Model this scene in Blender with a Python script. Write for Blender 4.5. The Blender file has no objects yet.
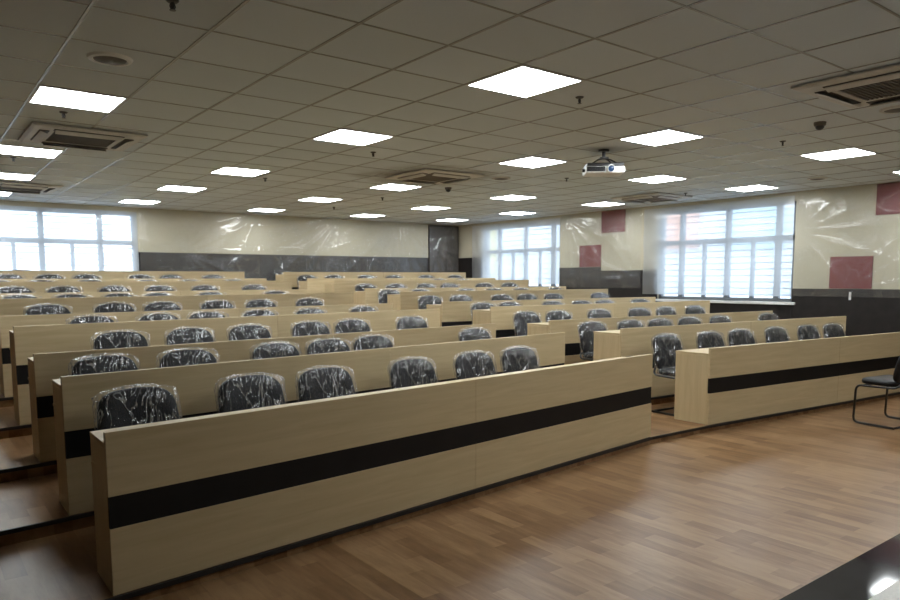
import bpy, bmesh, math, random
from mathutils import Vector, Matrix, noise
random.seed(7)
S = bpy.context.scene
COL = S.collection
PI = math.pi

# ------------------------------------------------------------------ measures
CAM = Vector((-1.421, -2.812, 1.4662))
CEIL = 2.839
TZ0, RISE, NROW = 0.06, 0.08556, 10
LX, LY, LT, LL, LP = -0.7756, 0.4942, 0.107, 4.557, 1.04625
RX, RY, RT, RL, RP = 4.6017, 0.9461, -0.093, 4.399, 1.06113
WALL_R, WALL_B, WALL_L, WALL_F = 9.92, 11.58, -4.2, -6.6
TILE = 0.6
ORD = ['first', 'second', 'third', 'fourth', 'fifth', 'sixth', 'seventh', 'eighth', 'ninth', 'last']


def tz(i):
    return TZ0 + RISE * i


# ------------------------------------------------------------------ materials
def new_mat(name):
    m = bpy.data.materials.new(name)
    m.use_nodes = True
    nt = m.node_tree
    for n in list(nt.nodes):
        nt.nodes.remove(n)
    out = nt.nodes.new('ShaderNodeOutputMaterial')
    return m, nt, out


def N(nt, t, **kw):
    n = nt.nodes.new(t)
    for k, v in kw.items():
        if k.startswith('_'):
            setattr(n, k[1:], v)
        else:
            n.inputs[k.replace('__', ' ')].default_value = v
    return n


def L(nt, a, ao, b, bi):
    nt.links.new(a.outputs[ao], b.inputs[bi])


def coords(nt, scale=(1, 1, 1), rot=(0, 0, 0), kind='Object'):
    tc = N(nt, 'ShaderNodeTexCoord')
    mp = N(nt, 'ShaderNodeMapping')
    mp.inputs['Scale'].default_value = scale
    mp.inputs['Rotation'].default_value = rot
    L(nt, tc, kind, mp, 'Vector')
    return mp


def ramp(nt, stops):
    r = N(nt, 'ShaderNodeValToRGB')
    e = r.color_ramp.elements
    while len(e) < len(stops):
        e.new(0.5)
    for k, (p, c) in enumerate(stops):
        e[k].position = p
        e[k].color = (*c, 1)
    return r


def plain(name, col, rough=0.5, metal=0.0, spec=0.5, var=0.06, scale=6.0, bump=0.0):
    m, nt, out = new_mat(name)
    b = N(nt, 'ShaderNodeBsdfPrincipled', Roughness=rough, Metallic=metal)
    b.inputs['Specular IOR Level'].default_value = spec
    mp = coords(nt)
    nz = N(nt, 'ShaderNodeTexNoise', Scale=scale, Detail=4.0)
    L(nt, mp, 'Vector', nz, 'Vector')
    r = ramp(nt, [(0.3, tuple(c * (1 - var) for c in col)), (0.7, tuple(min(1, c * (1 + var)) for c in col))])
    L(nt, nz, 'Fac', r, 'Fac')
    L(nt, r, 'Color', b, 'Base Color')
    if bump:
        bp = N(nt, 'ShaderNodeBump', Strength=bump, Distance=0.002)
        L(nt, nz, 'Fac', bp, 'Height')
        L(nt, bp, 'Normal', b, 'Normal')
    L(nt, b, 'BSDF', out, 'Surface')
    return m


def wood(name, c0, c1, axis=0, rough=0.42, spec=0.4):
    m, nt, out = new_mat(name)
    b = N(nt, 'ShaderNodeBsdfPrincipled', Roughness=rough)
    b.inputs['Specular IOR Level'].default_value = spec
    sc = [14.0, 14.0, 14.0]
    sc[axis] = 1.1
    mp = coords(nt, tuple(sc))
    nz = N(nt, 'ShaderNodeTexNoise', Scale=1.6, Detail=6.0, Roughness=0.6, Distortion=0.6)
    L(nt, mp, 'Vector', nz, 'Vector')
    r = ramp(nt, [(0.28, c0), (0.72, c1)])
    L(nt, nz, 'Fac', r, 'Fac')
    L(nt, r, 'Color', b, 'Base Color')
    L(nt, b, 'BSDF', out, 'Surface')
    return m


def floor_mat():
    m, nt, out = new_mat('strip wood vinyl')
    b = N(nt, 'ShaderNodeBsdfPrincipled')
    b.inputs['Specular IOR Level'].default_value = 0.36
    mp = coords(nt, (1, 1, 1), (0, 0, PI / 2))
    br = N(nt, 'ShaderNodeTexBrick')
    br.offset = 0.37
    br.inputs['Color1'].default_value = (0, 0, 0, 1)
    br.inputs['Color2'].default_value = (1, 1, 1, 1)
    br.inputs['Mortar'].default_value = (0.4, 0.4, 0.4, 1)
    br.inputs['Scale'].default_value = 1.0
    br.inputs['Mortar Size'].default_value = 0.0
    br.inputs['Brick Width'].default_value = 0.42
    br.inputs['Row Height'].default_value = 0.095
    L(nt, mp, 'Vector', br, 'Vector')
    mp2 = coords(nt, (14, 2.2, 14))
    nz = N(nt, 'ShaderNodeTexNoise', Scale=1.5, Detail=5.0, Roughness=0.6)
    L(nt, mp2, 'Vector', nz, 'Vector')
    mp3 = coords(nt)
    nz2 = N(nt, 'ShaderNodeTexNoise', Scale=1.1, Detail=3.0)
    L(nt, mp3, 'Vector', nz2, 'Vector')
    mx = N(nt, 'ShaderNodeMath', _operation='MULTIPLY_ADD')
    L(nt, br, 'Color', mx, 0)
    mx.inputs[1].default_value = 0.46
    L(nt, nz, 'Fac', mx, 2)
    r = ramp(nt, [(0.30, (0.128, 0.058, 0.021)), (0.62, (0.200, 0.105, 0.045)), (1.0, (0.30, 0.178, 0.087))])
    L(nt, mx, 0, r, 'Fac')
    L(nt, r, 'Color', b, 'Base Color')
    rr = N(nt, 'ShaderNodeMapRange')
    rr.inputs['To Min'].default_value = 0.26
    rr.inputs['To Max'].default_value = 0.44
    L(nt, nz2, 'Fac', rr, 'Value')
    L(nt, rr, 'Result', b, 'Roughness')
    bp = N(nt, 'ShaderNodeBump', Strength=0.12, Distance=0.002)
    L(nt, nz, 'Fac', bp, 'Height')
    L(nt, bp, 'Normal', b, 'Normal')
    L(nt, b, 'BSDF', out, 'Surface')
    return m


def ceiling_mat():
    m, nt, out = new_mat('mineral fibre tile')
    b = N(nt, 'ShaderNodeBsdfPrincipled', Roughness=0.85)
    b.inputs['Specular IOR Level'].default_value = 0.25
    mp = coords(nt)
    # one slightly different white per 600 mm tile
    sn = N(nt, 'ShaderNodeVectorMath', _operation='SNAP')
    sn.inputs[1].default_value = (TILE, TILE, 10)
    L(nt, mp, 'Vector', sn, 0)
    wn = N(nt, 'ShaderNodeTexWhiteNoise')
    L(nt, sn, 'Vector', wn, 'Vector')
    r = ramp(nt, [(0.0, (0.53, 0.57, 0.59)), (1.0, (0.58, 0.62, 0.64))])
    L(nt, wn, 'Value', r, 'Fac')
    nz = N(nt, 'ShaderNodeTexNoise', Scale=90.0, Detail=3.0)
    L(nt, mp, 'Vector', nz, 'Vector')
    # brown dust blown on to the tiles round the middle air conditioner
    ds = N(nt, 'ShaderNodeVectorMath', _operation='DISTANCE')
    L(nt, mp, 'Vector', ds, 0)
    ds.inputs[1].default_value = (7.05 * TILE, 8.35 * TILE, CEIL)
    n3 = N(nt, 'ShaderNodeTexNoise', Scale=2.2, Detail=4.0)
    L(nt, mp, 'Vector', n3, 'Vector')
    ad = N(nt, 'ShaderNodeMath', _operation='MULTIPLY_ADD')
    L(nt, n3, 'Fac', ad, 0)
    ad.inputs[1].default_value = 0.9
    L(nt, ds, 'Value', ad, 2)
    mr = N(nt, 'ShaderNodeMapRange')
    mr.inputs['From Min'].default_value = 0.85
    mr.inputs['From Max'].default_value = 1.45
    mr.inputs['To Min'].default_value = 0.75
    mr.inputs['To Max'].default_value = 0.0
    L(nt, ad, 0, mr, 'Value')
    mix = N(nt, 'ShaderNodeMix', _data_type='RGBA')
    L(nt, mr, 'Result', mix, 0)
    L(nt, r, 'Color', mix, 6)
    mix.inputs[7].default_value = (0.16, 0.115, 0.07, 1)
    L(nt, mix, 2, b, 'Base Color')
    bp = N(nt, 'ShaderNodeBump', Strength=0.15, Distance=0.002)
    L(nt, nz, 'Fac', bp, 'Height')
    L(nt, bp, 'Normal', b, 'Normal')
    L(nt, b, 'BSDF', out, 'Surface')
    return m


def film_mat(name, tint, haze, gloss, rough, scale, stretch=(1, 1, 1), transl=0.0, bump=0.6, edge=0.25, crease=0.0, crease_w=0.03):
    """thin clear polythene: mostly see-through, a little milky, with creased gloss"""
    m, nt, out = new_mat(name)
    mp = coords(nt, stretch)
    nz = N(nt, 'ShaderNodeTexNoise', Scale=scale, Detail=5.0, Roughness=0.6, Distortion=0.8)
    L(nt, mp, 'Vector', nz, 'Vector')
    bp = N(nt, 'ShaderNodeBump', Strength=bump, Distance=0.02)
    L(nt, nz, 'Fac', bp, 'Height')
    tr = N(nt, 'ShaderNodeBsdfTransparent')
    tr.inputs['Color'].default_value = (*tint, 1)
    df = N(nt, 'ShaderNodeBsdfDiffuse')
    df.inputs['Color'].default_value = (0.8, 0.8, 0.8, 1)
    tl = N(nt, 'ShaderNodeBsdfTranslucent')
    tl.inputs['Color'].default_value = (0.85, 0.87, 0.9, 1)
    gl = N(nt, 'ShaderNodeBsdfGlossy', Roughness=rough)
    gl.inputs['Color'].default_value = (1, 1, 1, 1)
    for n in (gl, df):
        L(nt, bp, 'Normal', n, 'Normal')
    milk = N(nt, 'ShaderNodeMixShader', Fac=transl)
    L(nt, df, 'BSDF', milk, 1)
    L(nt, tl, 'BSDF', milk, 2)
    lw = N(nt, 'ShaderNodeLayerWeight', Blend=0.5)
    L(nt, bp, 'Normal', lw, 'Normal')
    # white stress lines along the creases of the film itself
    cm = N(nt, 'ShaderNodeTexNoise', Scale=scale * 0.55, Detail=3.0, Roughness=0.55, Distortion=1.2)
    L(nt, mp, 'Vector', cm, 'Vector')
    c1 = N(nt, 'ShaderNodeMath', _operation='SUBTRACT')
    L(nt, cm, 'Fac', c1, 0)
    c1.inputs[1].default_value = 0.5
    c2 = N(nt, 'ShaderNodeMath', _operation='ABSOLUTE')
    L(nt, c1, 0, c2, 0)
    cr = N(nt, 'ShaderNodeMapRange')
    cr.inputs['From Min'].default_value = 0.0
    cr.inputs['From Max'].default_value = crease_w
    cr.inputs['To Min'].default_value = crease
    cr.inputs['To Max'].default_value = 0.0
    L(nt, c2, 0, cr, 'Value')
    ma = N(nt, 'ShaderNodeMath', _operation='MULTIPLY_ADD')
    L(nt, lw, 'Facing', ma, 0)
    ma.inputs[1].default_value = edge
    ma.inputs[2].default_value = haze
    mb = N(nt, 'ShaderNodeMath', _operation='ADD')
    L(nt, ma, 0, mb, 0)
    L(nt, cr, 'Result', mb, 1)
    m1 = N(nt, 'ShaderNodeMixShader')
    L(nt, mb, 0, m1, 'Fac')
    L(nt, tr, 'BSDF', m1, 1)
    L(nt, milk, 'Shader', m1, 2)
    pw = N(nt, 'ShaderNodeMath', _operation='POWER')
    L(nt, lw, 'Facing', pw, 0)
    pw.inputs[1].default_value = 5.0
    mg = N(nt, 'ShaderNodeMath', _operation='MULTIPLY_ADD')
    L(nt, pw, 0, mg, 0)
    mg.inputs[1].default_value = 0.7
    L(nt, cr, 'Result', mg, 2)
    mh = N(nt, 'ShaderNodeMath', _operation='ADD')
    L(nt, mg, 0, mh, 0)
    mh.inputs[1].default_value = gloss
    m2 = N(nt, 'ShaderNodeMixShader')
    L(nt, mh, 0, m2, 'Fac')
    L(nt, m1, 'Shader', m2, 1)
    L(nt, gl, 'BSDF', m2, 2)
    L(nt, m2, 'Shader', out, 'Surface')
    return m


def glass_mat():
    m, nt, out = new_mat('window glass')
    tr = N(nt, 'ShaderNodeBsdfTransparent')
    tr.inputs['Color'].default_value = (0.93, 0.96, 0.97, 1)
    gl = N(nt, 'ShaderNodeBsdfGlossy', Roughness=0.02)
    lw = N(nt, 'ShaderNodeLayerWeight', Blend=0.5)
    pw = N(nt, 'ShaderNodeMath', _operation='POWER')
    L(nt, lw, 'Facing', pw, 0)
    pw.inputs[1].default_value = 5.0
    fr = N(nt, 'ShaderNodeMath', _operation='MULTIPLY_ADD')
    L(nt, pw, 0, fr, 0)
    fr.inputs[1].default_value = 0.9
    fr.inputs[2].default_value = 0.04
    mx = N(nt, 'ShaderNodeMixShader')
    L(nt, fr, 0, mx, 'Fac')
    L(nt, tr, 'BSDF', mx, 1)
    L(nt, gl, 'BSDF', mx, 2)
    L(nt, mx, 'Shader', out, 'Surface')
    return m


def emit_mat(name, col, strength):
    m, nt, out = new_mat(name)
    e = N(nt, 'ShaderNodeEmission', Strength=strength)
    e.inputs['Color'].default_value = (*col, 1)
    L(nt, e, 'Emission', out, 'Surface')
    return m


def granite_mat(name, c0, c1, rough, scale):
    m, nt, out = new_mat(name)
    b = N(nt, 'ShaderNodeBsdfPrincipled', Roughness=rough)
    mp = coords(nt)
    v = N(nt, 'ShaderNodeTexVoronoi', Scale=scale)
    L(nt, mp, 'Vector', v, 'Vector')
    r = ramp(nt, [(0.1, c0), (0.9, c1)])
    L(nt, v, 'Color', r, 'Fac')
    L(nt, r, 'Color', b, 'Base Color')
    L(nt, b, 'BSDF', out, 'Surface')
    return m


LAMP = 29.0
MAPLE0, MAPLE1 = (0.52, 0.402, 0.228), (0.62, 0.492, 0.297)
M = dict(
    floor=floor_mat(),
    ceiling=ceiling_mat(),
    grid=plain('grey ceiling grid', (0.27, 0.26, 0.235), 0.33, 0.7),
    cream=plain('cream wall paint', (0.46, 0.425, 0.325), 0.6, var=0.03, scale=2),
    dado=plain('dark brown dado board', (0.013, 0.010, 0.009), 0.5, spec=0.3, var=0.25, scale=8),
    pillar=plain('dark brown pillar cladding', (0.032, 0.023, 0.020), 0.45, var=0.25),
    front=wood('maple laminate', MAPLE0, MAPLE1, 0),
    side=wood('maple laminate upright', MAPLE0, MAPLE1, 2),
    band=plain('black band laminate', (0.006, 0.005, 0.005), 0.5, spec=0.3, var=0.3),
    nosing=plain('black step nosing', (0.012, 0.010, 0.010), 0.5),
    leather=plain('black leatherette', (0.007, 0.0065, 0.0075), 0.42, spec=0.35, var=0.2, scale=30, bump=0.15),
    steel=plain('black painted steel tube', (0.012, 0.011, 0.011), 0.32, 0.0),
    chairfilm=film_mat('crinkled clear plastic', (0.97, 0.97, 0.98), 0.0, 0.012, 0.12, 22.0, (1.0, 1.0, 0.40), 0.2, 1.0, 0.075, 0.42, 0.026),
    wallfilm=film_mat('clear plastic dust sheet', (0.95, 0.95, 0.94), 0.05, 0.05, 0.19, 3.0, (1, 1, 1), 0.2, 0.5, 0.10, 0.06, 0.02),
    winfilm=film_mat('milky plastic window sheet', (0.95, 0.97, 1.0), 0.58, 0.03, 0.25, 2.5, (1, 1, 0.4), 0.75, 0.4, 0.12),
    glass=glass_mat(),
    alu=plain('grey window frame', (0.20, 0.215, 0.23), 0.45, 0.3),
    bars=plain('pale grille bars', (0.50, 0.52, 0.54), 0.5, 0.2),
    white=plain('white plastic', (0.72, 0.72, 0.70), 0.4),
    sill=plain('white window sill', (0.70, 0.70, 0.69), 0.4),
    lampframe=plain('white lamp trim', (0.7, 0.7, 0.68), 0.5),
    lamp=emit_mat('lit lamp diffuser', (0.93, 0.985, 1.0), LAMP),
    acwhite=plain('off white unit panel', (0.50, 0.48, 0.44), 0.5),
    acdust=plain('dusty brown intake', (0.20, 0.175, 0.14), 0.8),
    acdark=plain('dark intake grille', (0.085, 0.074, 0.060), 0.6),
    red=plain('dark red acoustic fabric', (0.17, 0.030, 0.033), 0.8, var=0.12, scale=60),
    brass=plain('dull sprinkler metal', (0.06, 0.055, 0.05), 0.4, 0.6),
    black=plain('black plastic', (0.012, 0.012, 0.013), 0.3),
    lens=plain('projector lens glass', (0.02, 0.05, 0.12), 0.06),
    granite=granite_mat('polished black granite', (0.010, 0.010, 0.012), (0.030, 0.030, 0.034), 0.06, 220),
    tile=granite_mat('beige stage tile', (0.44, 0.42, 0.38), (0.52, 0.50, 0.46), 0.3, 160),
    out_white=plain('outside white render', (0.75, 0.76, 0.78), 0.9),
    out_orange=plain('outside orange panel', (0.85, 0.42, 0.27), 0.8),
    out_yellow=plain('outside yellow panel', (0.85, 0.72, 0.32), 0.8),
    out_teal=plain('outside teal glazing', (0.50, 0.66, 0.70), 0.5),
    ground=plain('outside pale paving', (0.60, 0.60, 0.59), 0.9),
)


# ------------------------------------------------------------------ mesh helpers
class MB:
    def __init__(self):
        self.v, self.f = [], []

    def add(self, vs, fs, mat=None):
        o = len(self.v)
        if mat is None:
            self.v += [tuple(p) for p in vs]
        else:
            self.v += [tuple(mat @ Vector(p)) for p in vs]
        self.f += [tuple(o + i for i in f) for f in fs]

    def box(self, a, b, mat=None):
        x0, y0, z0 = a
        x1, y1, z1 = b
        vs = [(x0, y0, z0), (x1, y0, z0), (x1, y1, z0), (x0, y1, z0), (x0, y0, z1), (x1, y0, z1), (x1, y1, z1), (x0, y1, z1)]
        fs = [(0, 3, 2, 1), (4, 5, 6, 7), (0, 1, 5, 4), (1, 2, 6, 5), (2, 3, 7, 6), (3, 0, 4, 7)]
        self.add(vs, fs, mat)

    def prism(self, poly, z0, z1):
        n = len(poly)
        vs = [(x, y, z0) for x, y in poly] + [(x, y, z1) for x, y in poly]
        fs = [tuple(range(n - 1, -1, -1)), tuple(range(n, 2 * n))]
        fs += [(i, (i + 1) % n, n + (i + 1) % n, n + i) for i in range(n)]
        self.add(vs, fs)

    def tube(self, path, r, seg=8, mat=None, cap=True):
        P = [Vector(p) for p in path]
        rings, up = [], None
        for i, p in enumerate(P):
            t = (P[min(i + 1, len(P) - 1)] - P[max(i - 1, 0)]).normalized()
            if up is None:
                up = t.orthogonal().normalized()
            up = (up - t * up.dot(t)).normalized()
            bn = t.cross(up)
            rings.append([p + (up * math.cos(2 * PI * k / seg) + bn * math.sin(2 * PI * k / seg)) * r for k in range(seg)])
        vs = [q for rg in rings for q in rg]
        fs = []
        for i in range(len(P) - 1):
            for k in range(seg):
                fs.append((i * seg + k, i * seg + (k + 1) % seg, (i + 1) * seg + (k + 1) % seg, (i + 1) * seg + k))
        if cap:
            fs.append(tuple(range(seg - 1, -1, -1)))
            fs.append(tuple((len(P) - 1) * seg + k for k in range(seg)))
        self.add(vs, fs, mat)

    def lathe(self, prof, seg=20, c=(0, 0, 0), mat=None):
        vs, fs = [], []
        for r, z in prof:
            for k in range(seg):
                a = 2 * PI * k / seg
                vs.append((c[0] + r * math.cos(a), c[1] + r * math.sin(a), c[2] + z))
        for i in range(len(prof) - 1):
            for k in range(seg):
                fs.append((i * seg + k, i * seg + (k + 1) % seg, (i + 1) * seg + (k + 1) % seg, (i + 1) * seg + k))
        fs.append(tuple(range(seg - 1, -1, -1)))
        fs.append(tuple((len(prof) - 1) * seg + k for k in range(seg)))
        self.add(vs, fs, mat)

    def mesh(self, name, mat, smooth=False, angle=None):
        me = bpy.data.meshes.new(name)
        me.from_pydata(self.v, [], self.f)
        me.update()
        bm = bmesh.new()
        bm.from_mesh(me)
        bmesh.ops.recalc_face_normals(bm, faces=bm.faces)
        bm.to_mesh(me)
        bm.free()
        me.materials.append(mat)
        if smooth:
            me.polygons.foreach_set('use_smooth', [True] * len(me.polygons))
            if angle:
                me.set_sharp_from_angle(angle=angle)
        return me

    def obj(self, name, mat, parent=None, smooth=False, angle=None, bevel=0.0):
        return link(name, self.mesh(name, mat, smooth, angle), parent, bevel)


def link(name, me, parent=None, bevel=0.0):
    o = bpy.data.objects.new(name, me)
    COL.objects.link(o)
    if parent is not None:
        o.parent = parent
    if bevel:
        md = o.modifiers.new('bevel', 'BEVEL')
        md.width = bevel
        md.segments = 2
        md.limit_method = 'ANGLE'
    return o


def empty(name, loc=(0, 0, 0), rz=0.0):
    o = bpy.data.objects.new(name, None)
    o.empty_display_size = 0.1
    COL.objects.link(o)
    o.location = loc
    o.rotation_euler = (0, 0, rz)
    return o


def tag(o, label, cat, group=None, kind=None):
    o['label'] = label
    o['category'] = cat
    if group:
        o['group'] = group
    if kind:
        o['kind'] = kind
    return o


def struct(o, label, cat):
    return tag(o, label, cat, None, 'structure')


def copy_thing(src, loc, rz):
    r = src.copy()
    COL.objects.link(r)
    r.location = loc
    r.rotation_euler = (0, 0, rz)
    for ch in src.children:
        c = ch.copy()
        COL.objects.link(c)
        c.parent = r
        for g in ch.children:
            d = g.copy()
            COL.objects.link(d)
            d.parent = c
    return r


def fillet(pts, rad, n=5):
    """round the corners of a polyline"""
    P = [Vector(p) for p in pts]
    out = [P[0]]
    for i in range(1, len(P) - 1):
        a, b, c = P[i - 1], P[i], P[i + 1]
        u, w = (a - b), (c - b)
        d = min(rad, u.length * 0.45, w.length * 0.45)
        p, q = b + u.normalized() * d, b + w.normalized() * d
        for k in range(n + 1):
            t = k / n
            out.append(p * (1 - t) ** 2 + b * 2 * t * (1 - t) + q * t * t)
    out.append(P[-1])
    return out


# ------------------------------------------------------------------ room shell
def lpt(i, u, d=0.0):
    c, s = math.cos(LT), math.sin(LT)
    return (LX + u * c - d * s, LY + LP * i + u * s + d * c)


def rpt(i, u, d=0.0):
    c, s = math.cos(RT), math.sin(RT)
    return (RX + u * c - d * s, RY + RP * i + u * s + d * c)


def edge_line(i, d=-0.004):
    """front edge of tier i, from the left wall to the right wall"""
    a, b = lpt(i, 0, d), lpt(i, LL, d)
    c, e = rpt(i, 0, d), rpt(i, RL, d)
    tl, tr = math.tan(LT), math.tan(RT)
    return [(WALL_L, a[1] + (WALL_L - a[0]) * tl), a, b, c, e, (WALL_R, e[1] + (WALL_R - e[0]) * tr)]


def build_shell():
    b = MB()
    b.box((WALL_L, -1.28, -0.1), (WALL_R, WALL_B, 0.0))
    struct(b.obj('floor', M['floor']), 'strip wood pattern floor in front of the first desk row', 'floor')
    b = MB()
    b.box((WALL_L, -1.53, -0.1), (WALL_R, -1.28, 0.0))
    struct(b.obj('trim_1', M['granite']), 'polished black granite strip across the floor at lower right', 'floor border')
    b = MB()
    b.box((WALL_L, WALL_F, -0.1), (WALL_R, -1.53, 0.0))
    struct(b.obj('floor_tile', M['tile']), 'pale stone floor beyond the black granite strip', 'floor')
    for i in range(NROW):
        e0 = edge_line(i)
        top = edge_line(i + 1) if i < NROW - 1 else [(WALL_L, WALL_B), (WALL_R, WALL_B)]
        b = MB()
        b.prism(e0 + top[::-1], 0.0, tz(i))
        struct(b.obj('floor_tier', M['floor']), 'wood pattern floor step under the %s desk row' % ORD[i], 'floor step')
        b = MB()
        q = edge_line(i, -0.018)
        for k in range(5):
            (x0, y0), (x1, y1) = e0[k], e0[k + 1]
            (p0, q0), (p1, q1) = q[k], q[k + 1]
            b.prism([(p0, q0), (p1, q1), (x1, y1), (x0, y0)], tz(i) - 0.022, tz(i) + 0.002)
        struct(b.obj('trim_%d' % (i + 2), M['nosing']), 'black nosing along the edge of the %s floor step' % ORD[i], 'step nosing')
    # ceiling tiles and the metal grid that carries them
    b = MB()
    b.box((WALL_L - 0.2, WALL_F - 0.2, CEIL), (WALL_R + 0.2, WALL_B + 0.2, CEIL + 0.1))
    struct(b.obj('ceiling', M['ceiling']), 'suspended ceiling of square off-white tiles', 'ceiling')
    b = MB()
    h = 0.004
    for k in range(int(WALL_L / TILE), int(WALL_R / TILE) + 1):
        b.box((k * TILE - 0.009, WALL_F, CEIL - h), (k * TILE + 0.009, WALL_B, CEIL))
    for k in range(int(WALL_F / TILE), int(WALL_B / TILE) + 1):
        b.box((WALL_L, k * TILE - 0.007, CEIL - h + 0.001), (WALL_R, k * TILE + 0.007, CEIL))
    struct(b.obj('ceiling_grid', M['grid']), 'thin grey metal bars framing the ceiling tiles', 'ceiling grid')
    # walls
    T = 0.24
    b = MB()
    b.box((WALL_L - T, WALL_F, 0), (WALL_L, WALL_B, CEIL))
    struct(b.obj('wall_left', M['cream']), 'cream left wall', 'wall')
    b = MB()
    b.box((WALL_L - T, WALL_F - T, 0), (WALL_R + T, WALL_F, CEIL))
    struct(b.obj('wall_front', M['cream']), 'cream wall behind the viewer', 'wall')
    b = MB()
    x0, x1, z0, z1 = LWX[0], LWX[1], LWZ[0], LWZ[1]
    b.box((WALL_L - T, WALL_B, 0), (x0, WALL_B + T, CEIL))
    b.box((x0, WALL_B, 0), (x1, WALL_B + T, z0))
    b.box((x0, WALL_B, z1), (x1, WALL_B + T, CEIL))
    b.box((x1, WALL_B, 0), (WALL_R + T, WALL_B + T, CEIL))
    struct(b.obj('wall_back', M['cream']), 'cream back wall behind the last desk row', 'wall')
    b = MB()
    prev = WALL_F
    for (y0, y1, z0, z1) in (W2, W1):
        b.box((WALL_R, prev, 0), (WALL_R + T, y0, CEIL))
        b.box((WALL_R, y0, 0), (WALL_R + T, y1, z0))
        b.box((WALL_R, y0, z1), (WALL_R + T, y1, CEIL))
        prev = y1
    b.box((WALL_R, prev, 0), (WALL_R + T, WALL_B, CEIL))
    struct(b.obj('wall_right', M['cream']), 'cream right wall with two windows', 'wall')
    b = MB()
    b.box((WALL_L, WALL_F, 0), (WALL_L + 0.018, WALL_B - 0.02, 1.7))  # unseen board, added to cut the bounce off the left wall
    struct(b.obj('trim_40', M['dado']), 'dark dado along the left wall', 'dado')
    # dark dado boards, stepping up with the tiers
    k = 0
    for (y0, y1, z) in ((WALL_F, 2.84, 1.30), (2.84, 5.43, W2[2] - 0.05), (5.43, 6.82, 1.63), (6.82, W1[0], 1.705),
                        (W1[0], W1[1], W1[2] - 0.05), (W1[1], WALL_B - 0.02, 2.0)):
        b = MB()
        b.box((WALL_R - 0.018, y0 + 0.002, 0.0), (WALL_R, y1 - 0.002, z))
        struct(b.obj('trim_%d' % (20 + k), M['dado']), ['dark dado on right wall nearest the front', 'dark dado under the large right window', 'dark dado just behind the large right window', 'dark dado under the lower far red panel', 'dark dado under the far right window', 'dark dado in the far right corner'][k], 'dado')
        k += 1
    for (x0, x1, z) in ((WALL_L, LWX[0], 2.0), (LWX[0], LWX[1], LWZ[0] - 0.05), (LWX[1], 8.97, 2.0)):
        b = MB()
        b.box((x0 + 0.002, WALL_B - 0.018, 0.0), (x1 - 0.002, WALL_B, z))
        struct(b.obj('trim_%d' % (20 + k), M['dado']), ['dark dado left of the back window', 'dark dado under the back window', 'dark dado along the back wall under plastic sheeting'][k - 6], 'dado')
        k += 1
    b = MB()
    b.box((8.98, WALL_B - 0.06, 0.0), (WALL_R - 0.02, WALL_B, CEIL - 0.03))
    struct(b.obj('pillar', M['pillar']), 'dark brown clad pillar in the far right corner', 'pillar')


# windows: (lo, hi, z0, z1) along the wall
W2 = (2.84, 5.43, 1.08, 2.70)
W1 = (7.98, 10.57, 1.25, 2.70)
LWX, LWZ = (-0.86, 2.10), (1.30, 2.73)


def window(name, lo, hi, z0, z1, posts, stiles, tz_, place, label):
    """u runs along the wall, w is depth into the wall; place(u, w, z) -> world"""
    root = empty(name, place((lo + hi) / 2, 0, z0))
    struct(root, label, 'window')
    inv = Vector(place((lo + hi) / 2, 0, z0))

    def box(b, u0, u1, w0, w1, a, c):
        p, q = place(u0, w0, a), place(u1, w1, c)
        b.box([min(p[i], q[i]) - inv[i] for i in range(3)], [max(p[i], q[i]) - inv[i] for i in range(3)])
    W0, WD = 0.05, 0.11
    b = MB()
    fr = 0.055
    box(b, lo, lo + fr, W0, WD, z0, z1)
    box(b, hi - fr, hi, W0, WD, z0, z1)
    box(b, lo, hi, W0, WD, z0, z0 + fr)
    box(b, lo, hi, W0, WD, z1 - fr, z1)
    for p in posts:
        box(b, p - 0.045, p + 0.045, W0 - 0.01, WD, z0 + fr, z1 - fr)
    box(b, lo, hi, W0, WD, tz_ - 0.045, tz_ + 0.045)
    for p in stiles:
        box(b, p - 0.03, p + 0.03, W0, WD, z0 + fr, tz_ - 0.045)
    b.obj('window_frame', M['alu'], root, bevel=0.003)
    us = [lo + fr] + sorted(posts) + [hi - fr]
    for i in range(len(us) - 1):
        a = us[i] + (0.045 if i else 0)
        c = us[i + 1] - (0.045 if i < len(us) - 2 else 0)
        b = MB()
        box(b, a, c, 0.078, 0.084, tz_ + 0.045, z1 - fr)
        b.obj('pane', M['glass'], root)
        cuts = [a] + [s for s in sorted(stiles) if a < s < c] + [c]
        for j in range(len(cuts) - 1):
            b = MB()
            box(b, cuts[j] + (0.03 if j else 0), cuts[j + 1] - (0.03 if j < len(cuts) - 2 else 0), 0.078, 0.084, z0 + fr, tz_ - 0.045)
            b.obj('pane', M['glass'], root)
    b = MB()
    n = int((z1 - z0) / 0.105)
    for k in range(1, n):
        z = z0 + (z1 - z0) * k / n
        box(b, lo, hi, 0.15, 0.162, z - 0.008, z + 0.008)
    b.obj('window_grille', M['bars'], root)
    b = MB()
    box(b, lo - 0.06, hi + 0.06, -0.07, W0, z0 - 0.045, z0)
    b.obj('window_sill', M['sill'], root, bevel=0.006)
    return root


def build_windows():
    right = lambda u, w, z: (WALL_R + w, u, z)
    back = lambda u, w, z: (u, WALL_B + w, z)
    window('window_1', *W2, [3.14, 4.04, 4.96], [3.58, 4.5], 2.12, right, 'large barred window on the right wall under plastic sheet')
    window('window_2', *W1, [8.24, 9.12, 10.02], [8.66, 9.56], 2.12, right, 'far barred window on the right wall near the corner')
    window('window_3', *LWX, *LWZ, [-0.42, 0.53, 1.49], [0.10, 1.02], 2.17, back, 'barred window in the back wall at left')


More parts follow.
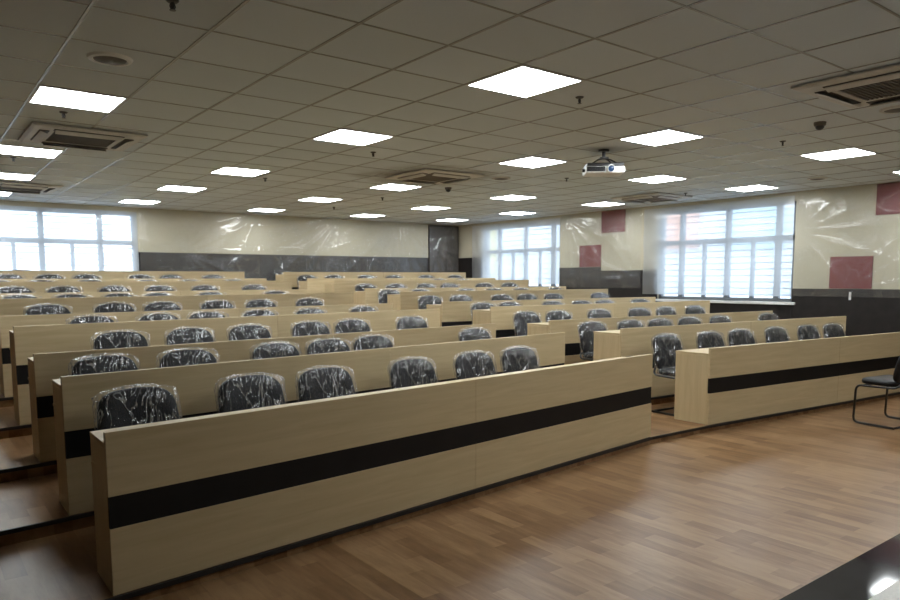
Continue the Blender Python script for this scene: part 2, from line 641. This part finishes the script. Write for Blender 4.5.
# ------------------------------------------------------------------ desks
def build_desk(i, blk):
    T = LT if blk == 'L' else RT
    length = LL if blk == 'L' else RL
    p = lpt(i, 0) if blk == 'L' else rpt(i, 0)
    h = 0.744 if i % 2 == 0 else 0.79
    depth = 0.335 if blk == 'L' else 0.385
    seam = 2.32 if blk == 'L' else 2.24
    side = 'left' if blk == 'L' else 'right'
    root = empty('lecture_desk', (p[0], p[1], tz(i)), T)
    order = 'front' if i == 0 else ('last' if i == 9 else ORD[i])
    tag(root, 'long pale wood lecture desk with black band, %s row of the %s block' % (order, side), 'desk', 'lecture desks in tiers')
    g = 0.0012
    zb, zc = h * 0.413, h * 0.610
    for (a, b_) in ((0, seam - g), (seam + g, length)):
        m = MB()
        m.box((a, 0, zc), (b_, 0.024, h))
        m.obj('front_panel', M['front'], root, bevel=0.0015)
        m = MB()
        m.box((a, 0, 0.003), (b_, 0.024, zb))
        m.obj('front_panel', M['front'], root, bevel=0.0015)
    m = MB()
    m.box((0.004, 0.004, zb), (length - 0.004, 0.022, zc))
    o = m.obj('front_band', M['band'], root)
    o['label'] = 'black band across the front'
    wt = h - 0.052
    # the ends are cut along the aisle, not square to the row
    sk = Matrix(((1, math.tan(T), 0, 0), (0, 1, 0, 0), (0, 0, 1, 0), (0, 0, 0, 1)))
    for x in (0, length - 0.024):
        m = MB()
        m.box((x, 0.0245, 0.003), (x + 0.024, depth - 0.005, wt - 0.024), sk)
        m.obj('side_panel', M['side'], root, bevel=0.0015)
    m = MB()
    m.box((seam - 0.012, 0.0245, 0.003), (seam + 0.012, 0.31, wt - 0.024), sk)
    m.obj('partition', M['side'], root)
    m = MB()
    m.box((0, 0.0245, wt - 0.0235), (length, depth, wt), sk)
    m.obj('worktop', M['front'], root, bevel=0.0015)
    m = MB()
    m.box((0.0245, 0.06, wt - 0.15), (seam - 0.0125, 0.30, wt - 0.135))
    m.box((seam + 0.0125, 0.06, wt - 0.15), (length - 0.0245, 0.30, wt - 0.135))
    m.obj('book_shelf', M['front'], root)
    return root


# ------------------------------------------------------------------ chairs
def spow(v, e):
    return math.copysign(abs(v) ** e, v)


def cushion(a, b, t, e1, e2, nu=36, nv=14):
    """rounded cushion in the local XZ plane, thickness along Y"""
    vs, fs = [], []
    for j in range(nv + 1):
        th = -PI / 2 + PI * j / nv
        ct, st = spow(max(0, math.cos(th)), e1), spow(math.sin(th), e1)
        for k in range(nu):
            ph = 2 * PI * k / nu
            vs.append(Vector((a * ct * spow(math.cos(ph), e2), t * st, b * ct * spow(math.sin(ph), e2))))
    for j in range(nv):
        for k in range(nu):
            fs.append((j * nu + k, j * nu + (k + 1) % nu, (j + 1) * nu + (k + 1) % nu, (j + 1) * nu + k))
    return vs, fs


BACK_A, BACK_B, BACK_Z, SEAT_Z = 0.218, 0.185, 0.628, 0.435


def bend_back(p):
    """taper, dish and tilt a backrest point (local, centred) into chair space; the sitter looks along -Y"""
    x, y, z = p
    x *= 1.0 - 0.06 * (z / BACK_B) * (1 if z > 0 else 0.35)
    y2 = y - 0.35 * x * x + 0.22 * z
    z2 = z - 0.13 * max(0, z / BACK_B) * (x / BACK_A) ** 2 * BACK_B
    return Vector((x, y2 + 0.025, z2 + BACK_Z))


def chair_meshes():
    d = {}
    vs, fs = cushion(BACK_A, BACK_B, 0.032, 0.55, 0.42)
    b = MB()
    b.add([bend_back(p) for p in vs], fs)
    d['back'] = b.mesh('backrest', M['leather'], True)
    vs, fs = cushion(0.212, 0.204, 0.038, 0.5, 0.35)
    b = MB()
    b.add([Vector((p.x, p.z - 0.204, SEAT_Z + p.y)) for p in vs], fs)
    d['seat'] = b.mesh('seat', M['leather'], True)
    # sled tube: back upright -> seat side -> front leg -> floor runner, both sides, joined at the rear
    b = MB()
    r = 0.0115
    for s in (-1, 1):
        x = 0.222 * s
        path = [(x * 0.5, 0.092, BACK_Z + 0.08), (x * 0.55, 0.060, BACK_Z - 0.12), (x * 0.96, 0.025, SEAT_Z - 0.035), (x, -0.415, SEAT_Z - 0.045), (x, -0.43, r), (x, 0.02, r)]
        b.tube(fillet(path, 0.06), r, 8)
    b.tube([(-0.222, 0.012, r), (0.222, 0.012, r)], r, 8)
    b.tube([(-0.222, -0.06, SEAT_Z - 0.04), (0.222, -0.06, SEAT_Z - 0.04)], r * 0.9, 8)
    b.tube([(-0.222, -0.36, SEAT_Z - 0.045), (0.222, -0.36, SEAT_Z - 0.045)], r * 0.9, 8)
    d['frame'] = b.mesh('frame', M['steel'], True)
    # crinkled plastic bags over backrest and seat, a few different crumplings
    d['bag'], d['seatbag'] = [], []
    for k in range(5):
        off = Vector((13.1 * k, 7.7 * k, 3.3 * k))
        vs, fs = cushion(BACK_A + 0.012, BACK_B + 0.012, 0.041, 0.5, 0.40, 76, 30)
        out = []
        for p in vs:
            q = p * 1.0
            n1 = noise.noise(Vector((p.x * 26, p.y * 18, p.z * 9)) + off)
            n2 = noise.noise(Vector((p.x * 60 + p.z * 25, p.y * 40, p.z * 40 - p.x * 18)) + off * 2)
            rid = (1 - abs(n1) * 2.2)
            dsp = 0.006 * rid + 0.004 * n2
            nrm = Vector((p.x / BACK_A ** 2, p.y / 0.04 ** 2 * 0.6, p.z / BACK_B ** 2)).normalized()
            q += nrm * dsp
            # loose ears of film at the two upper corners
            cx, cz = abs(p.x) / BACK_A, p.z / BACK_B
            ear = max(0.0, cx - 0.70) * max(0.0, cz - 0.45) * 3.2
            amp = (0.055 + 0.015 * noise.noise(off + Vector((math.copysign(3, p.x), 0, 0))))
            q += Vector((math.copysign(1, p.x) * 1.0, 0, 0.75)) * ear * amp * (1 + 0.6 * n2)
            q.y *= 1.0 - min(0.75, ear * 1.2)
            out.append(bend_back(q))
        b = MB()
        b.add(out, fs)
        d['bag'].append(b.mesh('plastic_cover', M['chairfilm'], True))
        vs, fs = cushion(0.220, 0.214, 0.046, 0.5, 0.35, 56, 20)
        out = []
        for p in vs:
            n1 = noise.noise(Vector((p.x * 22, p.y * 20, p.z * 22)) + off)
            nrm = p.normalized()
            q = p + nrm * 0.006 * (1 - 2 * abs(n1))
            out.append(Vector((q.x, q.z - 0.203, SEAT_Z + q.y)))
        b = MB()
        b.add(out, fs)
        d['seatbag'].append(b.mesh('plastic_cover', M['chairfilm'], True))
    return d


CH = {'L1': [0.41, 1.1, 1.65, 2.41, 3.07, 3.63], 'L2': [0.47, 1.04, 1.77, 2.27, 2.76, 4.07], 'L3': [0.81, 1.4, 1.97, 2.65, 3.16, 3.97],
      'L4': [0.81, 1.43, 1.94, 2.55, 3.2, 3.98], 'L5': [0.59, 1.25, 1.77, 2.43, 3.01, 3.75], 'L6': [0.46, 1.0, 1.54, 2.03, 2.74, 3.71],
      'L7': [0.52, 1.09, 1.72, 2.34, 3.01, 3.82], 'L8': [0.42, 0.97, 1.62, 2.45, 3.13, 3.89], 'L9': [0.67, 1.23, 1.76, 2.61, 3.14, 3.9],
      'L10': [0.96],
      'R1': [0.30, 0.99, 1.55, 2.25, 2.92, 3.46], 'R2': [0.3, 0.94, 1.47, 2.04, 2.65, 3.74], 'R3': [0.25, 0.81, 1.54, 2.34, 2.93, 3.57],
      'R4': [0.41, 0.89, 1.72, 2.28, 2.8, 3.6], 'R5': [0.26, 0.83, 1.62, 2.14, 2.73, 3.81], 'R6': [0.22, 0.81, 1.75, 2.33, 2.95, 3.75],
      'R7': [0.38, 1.0, 1.64, 2.16, 2.94, 3.57], 'R8': [2.66, 3.28], 'R9': [0.3, 0.87, 1.62, 2.27, 3.06, 3.83], 'R10': [0.32]}
HTOP = {'L1': 0.022, 'R1': 0.03, 'R2': 0.025, 'L2': 0.01, 'L8': -0.018, 'R9': -0.015, 'L9': -0.012, 'R7': -0.015}


def build_chairs():
    me = chair_meshes()

    def proto(k):
        root = empty('visitor_chair')
        bk = link('backrest', me['back'], root)
        st = link('seat', me['seat'], root)
        link('frame', me['frame'], root)
        a = link('plastic_cover', me['bag'][k], bk)
        c = link('plastic_cover', me['seatbag'][k], st)
        a['label'] = 'crinkled clear plastic bag over the backrest'
        c['label'] = 'crinkled clear plastic bag over the seat'
        return root
    protos = [proto(k) for k in range(5)]
    used = [False] * 5
    n = 0
    for blk in 'LR':
        side = 'left' if blk == 'L' else 'right'
        for i in range(NROW):
            us = CH['%s%d' % (blk, i + 1)]
            for j, u in enumerate(us):
                k = (n * 3 + i) % 5
                n += 1
                d = 0.73 + random.uniform(-0.02, 0.02)
                p = lpt(i, u, d) if blk == 'L' else rpt(i, u, d)
                T = (LT if blk == 'L' else RT) + random.uniform(-0.04, 0.04)
                loc = (p[0], p[1], tz(i))
                if used[k]:
                    o = copy_thing(protos[k], loc, T)
                else:
                    o = protos[k]
                    o.location, o.rotation_euler = loc, (0, 0, T)
                    used[k] = True
                row = '%s desk row' % ('front' if i == 0 else ORD[i])
                if len(us) == 6:
                    if blk == 'L':
                        pos = ['leftmost', 'second from left', 'third from left', 'third from right', 'second from right', 'rightmost'][j]
                    else:
                        pos = ['nearest the aisle', 'second from the aisle', 'third from the aisle', 'fourth from the aisle', 'fifth from the aisle', 'farthest right'][j]
                    lab = 'plastic-wrapped black chair behind the %s of the %s block, %s' % (row, side, pos)
                elif len(us) == 2:
                    lab = 'plastic-wrapped black chair barely showing behind the eighth desk row, right block, %s one' % ['left', 'right'][j]
                else:
                    lab = 'plastic-wrapped black chair peeking over the last desk row of the %s block' % side
                tag(o, lab, 'chair', 'plastic-wrapped chairs behind the %s block desks' % side)
    # the one bare chair at the right, facing the desks
    o = empty('visitor_chair', (0, 0, 0))
    link('backrest', me['back'], o)
    link('seat', me['seat'], o)
    link('frame', me['frame'], o)
    ang = math.atan2(0.98, 0.155)
    h = Vector((math.cos(ang), math.sin(ang), 0))
    rt = Vector((h.y, -h.x, 0))
    leg = Vector((6.135, 0.275, 0))            # near front leg on the floor
    base = leg + rt * 0.222 * 1.25 - h * 0.43 * 0.9
    o.scale = (1.25, 0.9, 1)
    o.location = base
    o.rotation_euler = (0, 0, ang + PI / 2)
    tag(o, 'bare black chair on a sled frame standing on open floor at far right', 'chair')


# ------------------------------------------------------------------ plastic sheets
def ridge(x):
    return 1 - abs(math.sin(x))


def sheet(name, place, u0, u1, z0, z1, anchors, mat, label, seed, step=0.035, fold=0.010, hang=0.0, wav=0.012, zfun=None):
    nu, nv = max(8, int((u1 - u0) / step)), max(8, int((z1 - z0) / step))
    vs, fs = [], []
    for j in range(nv + 1):
        for i in range(nu + 1):
            fu, fv = i / nu, j / nv
            u = u0 + (u1 - u0) * fu
            lo = z0 if zfun is None else zfun(u)
            z = lo + (z1 - lo) * fv
            d = 0.018 + wav * (0.5 + 0.5 * noise.noise(Vector((u * 1.3 + seed, z * 1.6, seed))))
            d += 0.006 * (noise.noise(Vector((u * 5 + seed, z * 4, seed * 2))) + 0.6)
            for (au, az, amp, k, ln, lo_, hi_) in anchors:
                dx, dz = u - au, z - az
                r = math.hypot(dx, dz)
                a = math.atan2(dx, -dz)
                if lo_ - 0.4 < a < hi_ + 0.4:
                    w = min(1.0, (a - lo_ + 0.4) / 0.4, (hi_ + 0.4 - a) / 0.4)
                    f = ridge(a * k + 1.5 * noise.noise(Vector((a * 2, seed, au)))) ** 3
                    d += amp * w * f * math.exp(-r / ln) * min(1, r / 0.25)
            if hang:
                d += hang * ridge(u * 7.0 + 1.2 * noise.noise(Vector((u * 2, z * 0.6, seed)))) ** 2
            # the edges are taped back towards the wall
            e = min(fu, 1 - fu) * (u1 - u0), min(fv, 1 - fv) * (z1 - z0)
            d *= min(1.0, 0.35 + e[1] * 4) * min(1.0, 0.35 + e[0] * 4)
            if i in (0, nu):
                u += 0.012 * noise.noise(Vector((z * 3, seed, 1)))
            vs.append(place(u, d + 0.006, z))
    for j in range(nv):
        for i in range(nu):
            a = j * (nu + 1) + i
            fs.append((a, a + 1, a + nu + 2, a + nu + 1))
    b = MB()
    b.add(vs, fs)
    o = b.obj(name, mat, None, True)
    tag(o, label, 'plastic sheet', 'plastic dust sheets on the walls')
    return o


def build_sheets():
    back = lambda u, d, z: (u, WALL_B - 0.02 - d, z)
    right = lambda u, d, z: (WALL_R - 0.02 - d, u, z)
    top = CEIL - 0.012
    sheet('plastic_sheet', back, 2.16, 8.93, 1.0, top,
          [(6.5, 2.87, 0.085, 11, 1.3, -1.5, 0.3), (8.1, 2.9, 0.085, 11, 1.4, -1.5, 1.0), (4.6, 2.95, 0.05, 8, 1.2, -1.4, 0.4), (3.0, 2.0, 0.05, 8, 1.6, 0.6, 2.4)],
          M['wallfilm'], 'creased clear plastic sheet over cream back wall and dark dado', 1.7)
    sheet('plastic_sheet', lambda u, d, z: (u, WALL_B - 0.065 - d, z), 8.96, 9.86, 1.0, CEIL - 0.05, [(9.5, 2.95, 0.16, 8, 1.4, -1.2, 1.2), (9.0, 2.3, 0.12, 7, 1.2, -0.2, 2.0)],
          M['wallfilm'], 'creased clear plastic sheet over the dark corner pillar', 5.2)
    sheet('plastic_sheet', right, W1[0] - 0.03, 10.95, W1[2] + 0.1, CEIL - 0.06, [], M['winfilm'],
          'milky plastic sheet hanging over the far right window', 3.1, hang=0.004)
    sheet('plastic_sheet', right, 5.80, W1[0] - 0.05, 1.28, CEIL - 0.02, [(7.7, 2.75, 0.06, 8, 1.0, -1.4, 1.0), (5.9, 1.5, 0.05, 8, 0.9, 0.3, 2.6)], M['wallfilm'],
          'clear plastic sheet over right wall between the two windows', 9.4)
    sheet('plastic_sheet', right, W2[0] + 0.01, 5.75, 1.17, CEIL - 0.06, [], M['winfilm'],
          'milky plastic sheet hanging over the large right window', 4.6, hang=0.004)
    sheet('plastic_sheet', right, -1.2, W2[0] - 0.03, 1.18, CEIL - 0.02, [(2.75, 2.2, 0.022, 8, 1.5, -2.4, -0.6), (2.0, 1.25, 0.035, 9, 1.1, -2.6, -1.2)], M['wallfilm'],
          'clear plastic sheet with slanting creases over right wall and red panels', 7.9)
    sheet('plastic_sheet', back, LWX[0] - 0.05, LWX[1] + 0.03, LWZ[0] + 0.02, CEIL - 0.09, [], M['winfilm'],
          'thin plastic sheet over the back window at left', 6.3, hang=0.004)


# ------------------------------------------------------------------ wall panels and small wall things
def build_wall_things():
    for (y0, y1, z0, z1, lab) in ((6.82, 7.40, 1.71, 2.16, 'square dark red wall panel above dado beside the far window'),
                                  (6.22, 6.82, 2.39, CEIL - 0.012, 'square dark red wall panel near the ceiling between the windows'),
                                  (1.66, 2.27, 1.305, 1.79, 'square dark red wall panel just above dado, right of large window'),
                                  (1.06, 1.66, 2.38, CEIL - 0.012, 'dark red wall panel near the ceiling at right frame edge')):
        b = MB()
        b.box((WALL_R - 0.016, y0, z0), (WALL_R - 0.001, y1, z1))
        tag(b.obj('wall_panel', M['red'], None, bevel=0.003), lab, 'wall panel', 'red acoustic wall panels')
    b = MB()
    b.box((WALL_R - 0.030, 1.935, 1.135), (WALL_R - 0.0180, 1.965, 1.255))
    tag(b.obj('tape_strip', M['white']), 'small white tape strip stuck on the dark dado at right', 'tape')


# ------------------------------------------------------------------ ceiling things
LIGHTS = [(-.5, 5.5), (3.5, 1.5), (3.5, 5.5), (3.27, 13.68), (3.4, 10.1), (-.5, 10.05), (-.45, 13.7), (3.2, 17.45), (7.2, 17.65), (7.2, 13.85),
          (10.95, 17.45), (7.43, 10.25), (11.2, 13.95), (14.6, 17.2), (7.55, 5.52), (11.35, 10.2), (14.7, 13.6), (7.55, 2.52), (11.53, 5.5), (14.8, 9.85),
          (11.48, 1.48), (14.85, 5.07), (15.2, 1.3)]
# unseen front fittings added for their light; last entry continues the back row
EXTRA = [(3.5, -2.5), (7.5, -2.5), (11.5, -2.5), (-.5, 17.5)]


def build_lights():
    base = empty('ceiling_light')
    b = MB()
    s, t = 0.294, 0.278
    for (a, c) in (((-s, -s), (s, -t)), ((-s, t), (s, s)), ((-s, -t), (-t, t)), ((t, -t), (s, t))):
        b.box((a[0], a[1], -0.007), (c[0], c[1], 0.0))
    b.obj('light_frame', M['lampframe'], base)
    b = MB()
    b.box((-t, -t, -0.0055), (t, t, -0.001))
    d = b.obj('diffuser', M['lamp'], base)
    d['label'] = 'glowing white diffuser'
    names = lambda v, table: min(table, key=lambda t: abs(t[0] - v))[1]
    cols = [(-.5, 'leftmost'), (3.4, 'second'), (7.4, 'third'), (11.3, 'fourth'), (14.8, 'rightmost')]
    rows = [(-2.5, 'nearest'), (1.6, 'first'), (5.4, 'second'), (10.1, 'third'), (13.7, 'fourth'), (17.5, 'last')]
    first = True
    for (a, c) in LIGHTS + EXTRA:
        loc = (a * TILE, c * TILE, CEIL - 0.0005)
        o = base if first else copy_thing(base, loc, 0)
        o.location = loc
        first = False
        lab = 'lit square ceiling panel light, %s column from left, %s row from front' % (names(a, cols), names(c, rows))
        tag(o, lab, 'ceiling light', 'lit ceiling panels')


def build_ac(a, c, lab, dark='acdark'):
    root = empty('air_conditioner', (a * TILE, c * TILE, CEIL), 0)
    tag(root, lab, 'air conditioner', 'ceiling cassette air conditioners')
    s = 0.475
    m = MB()
    # shallow flared panel with a square opening for the intake
    ring = lambda r, z: [(-r, -r, z), (r, -r, z), (r, r, z), (-r, r, z)]
    prof = [(s, -0.008), (s, -0.022), (s - 0.03, -0.034), (0.275, -0.034), (0.275, -0.020)]
    vs = [p for r, z in prof for p in ring(r, z)]
    fs = []
    for k in range(len(prof) - 1):
        for e in range(4):
            fs.append((4 * k + e, 4 * k + (e + 1) % 4, 4 * k + 4 + (e + 1) % 4, 4 * k + 4 + e))
    fs.append((3, 2, 1, 0))
    fs.append((16, 17, 18, 19))
    m.add(vs, fs)
    m.obj('unit_panel', M['acwhite'], root)
    m = MB()
    m.box((-0.27, -0.27, -0.030), (0.27, 0.27, -0.022))
    for k in range(17):
        y = -0.255 + 0.51 * k / 16
        m.box((-0.265, y - 0.006, -0.036), (0.265, y + 0.006, -0.030))
    m.obj('intake_grille', M[dark], root)
    for k in range(4):
        m = MB()
        R = Matrix.Rotation(k * PI / 2, 4, 'Z')
        m.box((-0.29, 0.315, -0.040), (0.29, 0.395, -0.0345), R)
        m.obj('outlet_slot', M[dark], root)
        m = MB()
        m.add([(-0.28, 0.330, -0.062), (0.28, 0.330, -0.062), (0.28, 0.385, -0.041), (-0.28, 0.385, -0.041),
               (-0.28, 0.332, -0.066), (0.28, 0.332, -0.066), (0.28, 0.387, -0.045), (-0.28, 0.387, -0.045)],
              [(0, 1, 2, 3), (7, 6, 5, 4), (0, 4, 5, 1), (1, 5, 6, 2), (2, 6, 7, 3), (3, 7, 4, 0)], R)
        m.obj('louver', M['acwhite'], root)


def build_ceiling_small():
    spr = [(-.49, 1.48, 'at top left edge of the photo'), (-.52, 6.36, 'just beyond the nearest left light'), (4.46, 6.44, 'beside the second light of the second column'),
           (4.21, 10.69, 'near the third light of the second column'), (4.53, 1.57, 'beside the largest light'), (9.72, 6.63, 'left of the projector, farther back'),
           (9.43, 1.47, 'by the dome camera at right'), (14.4, 6.68, 'near the large right window'), (-.64, 10.88, 'beyond the second left light'),
           (8.53, 15.48, 'far back near the back wall, centre'), (8.4, 12.4, 'beyond the middle air conditioner')]
    base = None
    for (a, c, w) in spr:
        loc = (a * TILE, c * TILE, CEIL)
        if base is None:
            base = o = empty('sprinkler', loc)
            m = MB()
            m.lathe([(0.002, -0.012), (0.024, -0.010), (0.032, -0.003), (0.032, 0.0)], 16)
            m.obj('escutcheon', M['brass'], o, True, 0.6)
            m = MB()
            m.lathe([(0.004, -0.046), (0.006, -0.044), (0.006, -0.036), (0.009, -0.032), (0.009, -0.010)], 12)
            m.lathe([(0.016, -0.048), (0.016, -0.046)], 12)
            for s in (-1, 1):
                m.tube([(0.009 * s, 0, -0.015), (0.013 * s, 0, -0.03), (0.005 * s, 0, -0.046)], 0.003, 6)
            m.obj('sprinkler_head', M['brass'], o, True, 0.6)
        else:
            o = copy_thing(base, loc, 0)
        tag(o, 'small dark ceiling sprinkler ' + w, 'sprinkler', 'ceiling sprinklers')
    for (a, c, lab) in ((8.55, 9.55, 'small dark dome camera hanging beyond the middle air conditioner'), (8.47, 0.42, 'dark dome camera near the right air conditioner')):
        o = empty('dome_camera', (a * TILE, c * TILE, CEIL))
        m = MB()
        m.lathe([(0.038, -0.034), (0.048, -0.028), (0.052, 0.0)], 24)
        x = m.obj('camera_base', M['acdark'], o, True, 0.5)
        m = MB()
        m.lathe([(0.038 * math.cos(t), -0.034 - 0.036 * math.sin(t)) for t in [1.5, 1.2, .9, .6, .3, 0]], 24)
        m.obj('camera_dome', M['black'], o, True)
        tag(o, lab, 'camera', 'dome cameras')
    for (a, c, lab) in ((-.55, 3.43, 'round ceiling speaker before the nearest left light'), (8.51, 7.52, 'round ceiling speaker right of the middle air conditioner'),
                        (8.45, -0.62, 'round ceiling speaker at upper right by the air conditioner'), (14.4, 3.21, 'round ceiling speaker near the right wall')):
        o = empty('ceiling_speaker', (a * TILE, c * TILE, CEIL))
        m = MB()
        m.lathe([(0.095, -0.010), (0.104, -0.018), (0.124, -0.014), (0.132, 0.0)], 32)
        m.obj('speaker_rim', M['white'] if a < 0 else M['acwhite'], o, True, 0.6)
        m = MB()
        m.lathe([(0.01, -0.024), (0.05, -0.022), (0.093, -0.0135), (0.095, -0.010)], 32)
        m.obj('speaker_grille', M['acdark'], o, True, 0.6)
        tag(o, lab, 'speaker', 'round ceiling speakers')


def build_projector():
    root = empty('ceiling_projector', (4.585, 2.28, 0), math.radians(-40))
    tag(root, 'black and white projector hanging from the ceiling', 'projector')
    zb, zt = 2.575, 2.69
    m = MB()
    m.lathe([(0.055, CEIL - 0.02), (0.06, CEIL - 0.008), (0.06, CEIL - 0.001)], 20)
    m.tube([(0, 0, CEIL - 0.01), (0, 0, 2.745)], 0.018, 12)
    m.obj('mount_pole', M['black'], root, True, 0.6)
    m = MB()
    for (x, y) in ((-0.15, 0.09), (0.13, 0.10), (-0.13, -0.09), (0.12, -0.09)):
        m.tube(fillet([(0, 0, 2.755), (x * 0.45, y * 0.45, 2.735), (x, y, 2.685)], 0.03), 0.008, 8)
    m.box((-0.045, -0.045, 2.742), (0.045, 0.045, 2.758))
    m.obj('mount_arm', M['black'], root, True, 0.6)
    m = MB()
    m.box((-0.205, -0.145, zb), (0.205, 0.145, zb + 0.075))
    m.obj('case', M['white'], root, bevel=0.018)
    m = MB()
    m.box((-0.195, -0.138, zb + 0.0755), (0.195, 0.138, zt - 0.005))
    m.obj('top_cover', M['black'], root, bevel=0.012)
    m = MB()
    R = Matrix.Translation((0.055, -0.145, zb + 0.045)) @ Matrix.Rotation(PI / 2, 4, 'X')
    m.lathe([(0.042, 0.0), (0.042, 0.022), (0.034, 0.024), (0.034, 0.012)], 24, mat=R)
    m.obj('lens_ring', M['white'], root, True, 0.5)
    m = MB()
    m.lathe([(0.033, 0.010), (0.026, 0.018), (0.010, 0.021), (0.001, 0.0215)], 24, mat=R)
    m.obj('lens', M['lens'], root, True)
    m = MB()
    for k in range(9):
        m.box((-0.185 + 0.02 * k, -0.1475, zb + 0.022), (-0.173 + 0.02 * k, -0.1455, zb + 0.064))
    m.box((-0.197, -0.1465, zb + 0.018), (-0.006, -0.1452, zb + 0.068))
    m.obj('vent', M['black'], root)
    m = MB()
    m.tube([(-0.205, -0.04, zb + 0.04), (-0.232, -0.04, zb + 0.04)], 0.016, 12)
    m.obj('knob', M['black'], root, True, 0.6)


# ------------------------------------------------------------------ outside
def build_outside():
    root = empty('building', (20.0, 16.0, -0.5))
    tag(root, 'pale neighbouring building with orange and yellow panels seen through right windows', 'building')
    m = MB()
    m.box((0, -18, 0), (5, 16, 9))
    m.obj('building_wall', M['out_white'], root)
    for (y0, y1, z0, z1, mm, nm) in ((-4.3, -3.3, 3.0, 9.0, 'out_orange', 'orange_panel'), (-4.85, -4.5, 3.0, 9.0, 'out_orange', 'orange_panel'),
                                     (5.55, 6.4, 2.2, 9.0, 'out_yellow', 'yellow_panel'), (-7.8, -6.1, 2.9, 4.2, 'out_teal', 'teal_glazing')):
        m = MB()
        m.box((-0.25, y0, z0), (0.02, y1, z1))
        m.obj(nm, M[mm], root)
    m = MB()
    m.box((-30, -30, -0.9), (60, 60, -0.5))
    struct(m.obj('ground', M['ground']), 'pale paving outside the windows', 'ground')


def build_world():
    w = bpy.data.worlds.new('overcast sky')
    S.world = w
    w.use_nodes = True
    nt = w.node_tree
    for n in list(nt.nodes):
        nt.nodes.remove(n)
    out = nt.nodes.new('ShaderNodeOutputWorld')
    bg = N(nt, 'ShaderNodeBackground', Strength=SKY)
    tc = N(nt, 'ShaderNodeTexCoord')
    sp = N(nt, 'ShaderNodeSeparateXYZ')
    L(nt, tc, 'Generated', sp, 'Vector')
    r = ramp(nt, [(0.0, (0.72, 0.84, 1.0)), (0.35, (0.76, 0.87, 1.0)), (1.0, (0.66, 0.80, 1.0))])
    L(nt, sp, 'Z', r, 'Fac')
    L(nt, r, 'Color', bg, 'Color')
    L(nt, bg, 'Background', out, 'Surface')


SKY = 4.8


def build_camera():
    yaw, pitch, roll, f = math.radians(37.59), math.radians(-5.65), math.radians(-0.17), 703.0
    cy, sy = math.cos(yaw), math.sin(yaw)
    fw = Vector((sy * math.cos(pitch), cy * math.cos(pitch), math.sin(pitch)))
    rt0 = Vector((cy, -sy, 0))
    up0 = rt0.cross(fw)
    c, s = math.cos(roll), math.sin(roll)
    rt, up = c * rt0 + s * up0, -s * rt0 + c * up0
    mat = Matrix((rt, up, -fw)).transposed().to_4x4()
    mat.translation = CAM
    cam = bpy.data.cameras.new('camera')
    cam.sensor_width = 36.0
    cam.sensor_fit = 'HORIZONTAL'
    cam.lens = f / 900 * 36
    cam.shift_y = 48.7 / 900
    cam.clip_start = 0.05
    o = bpy.data.objects.new('camera', cam)
    COL.objects.link(o)
    o.matrix_world = mat
    S.camera = o


build_shell()
build_windows()
for i in range(NROW):
    build_desk(i, 'L')
    build_desk(i, 'R')
build_chairs()
build_sheets()
build_wall_things()
build_lights()
build_ac(0.0, 8.0, 'ceiling air conditioner with pale panel beyond the nearest left light')
build_ac(0.0, 15.5, 'far left ceiling air conditioner near the back window')
build_ac(7.05, 8.1, 'dusty ceiling air conditioner in the middle of the room', 'acdust')
build_ac(6.95, -1.1, 'large ceiling air conditioner at the upper right corner')
build_ac(14.35, 7.75, 'far right ceiling air conditioner near the large window', 'acdust')
build_ceiling_small()
build_projector()
build_outside()
build_world()
build_camera()

S.view_settings.view_transform = 'Standard'
S.view_settings.look = 'None'
S.view_settings.gamma = 1.0
S.view_settings.exposure = 0.0
S.view_settings.use_curve_mapping = False
S.cycles.use_denoising = True
S.cycles.max_bounces = 10
S.cycles.diffuse_bounces = 5
S.cycles.glossy_bounces = 4
S.cycles.transparent_max_bounces = 32
S.cycles.sample_clamp_indirect = 6.0
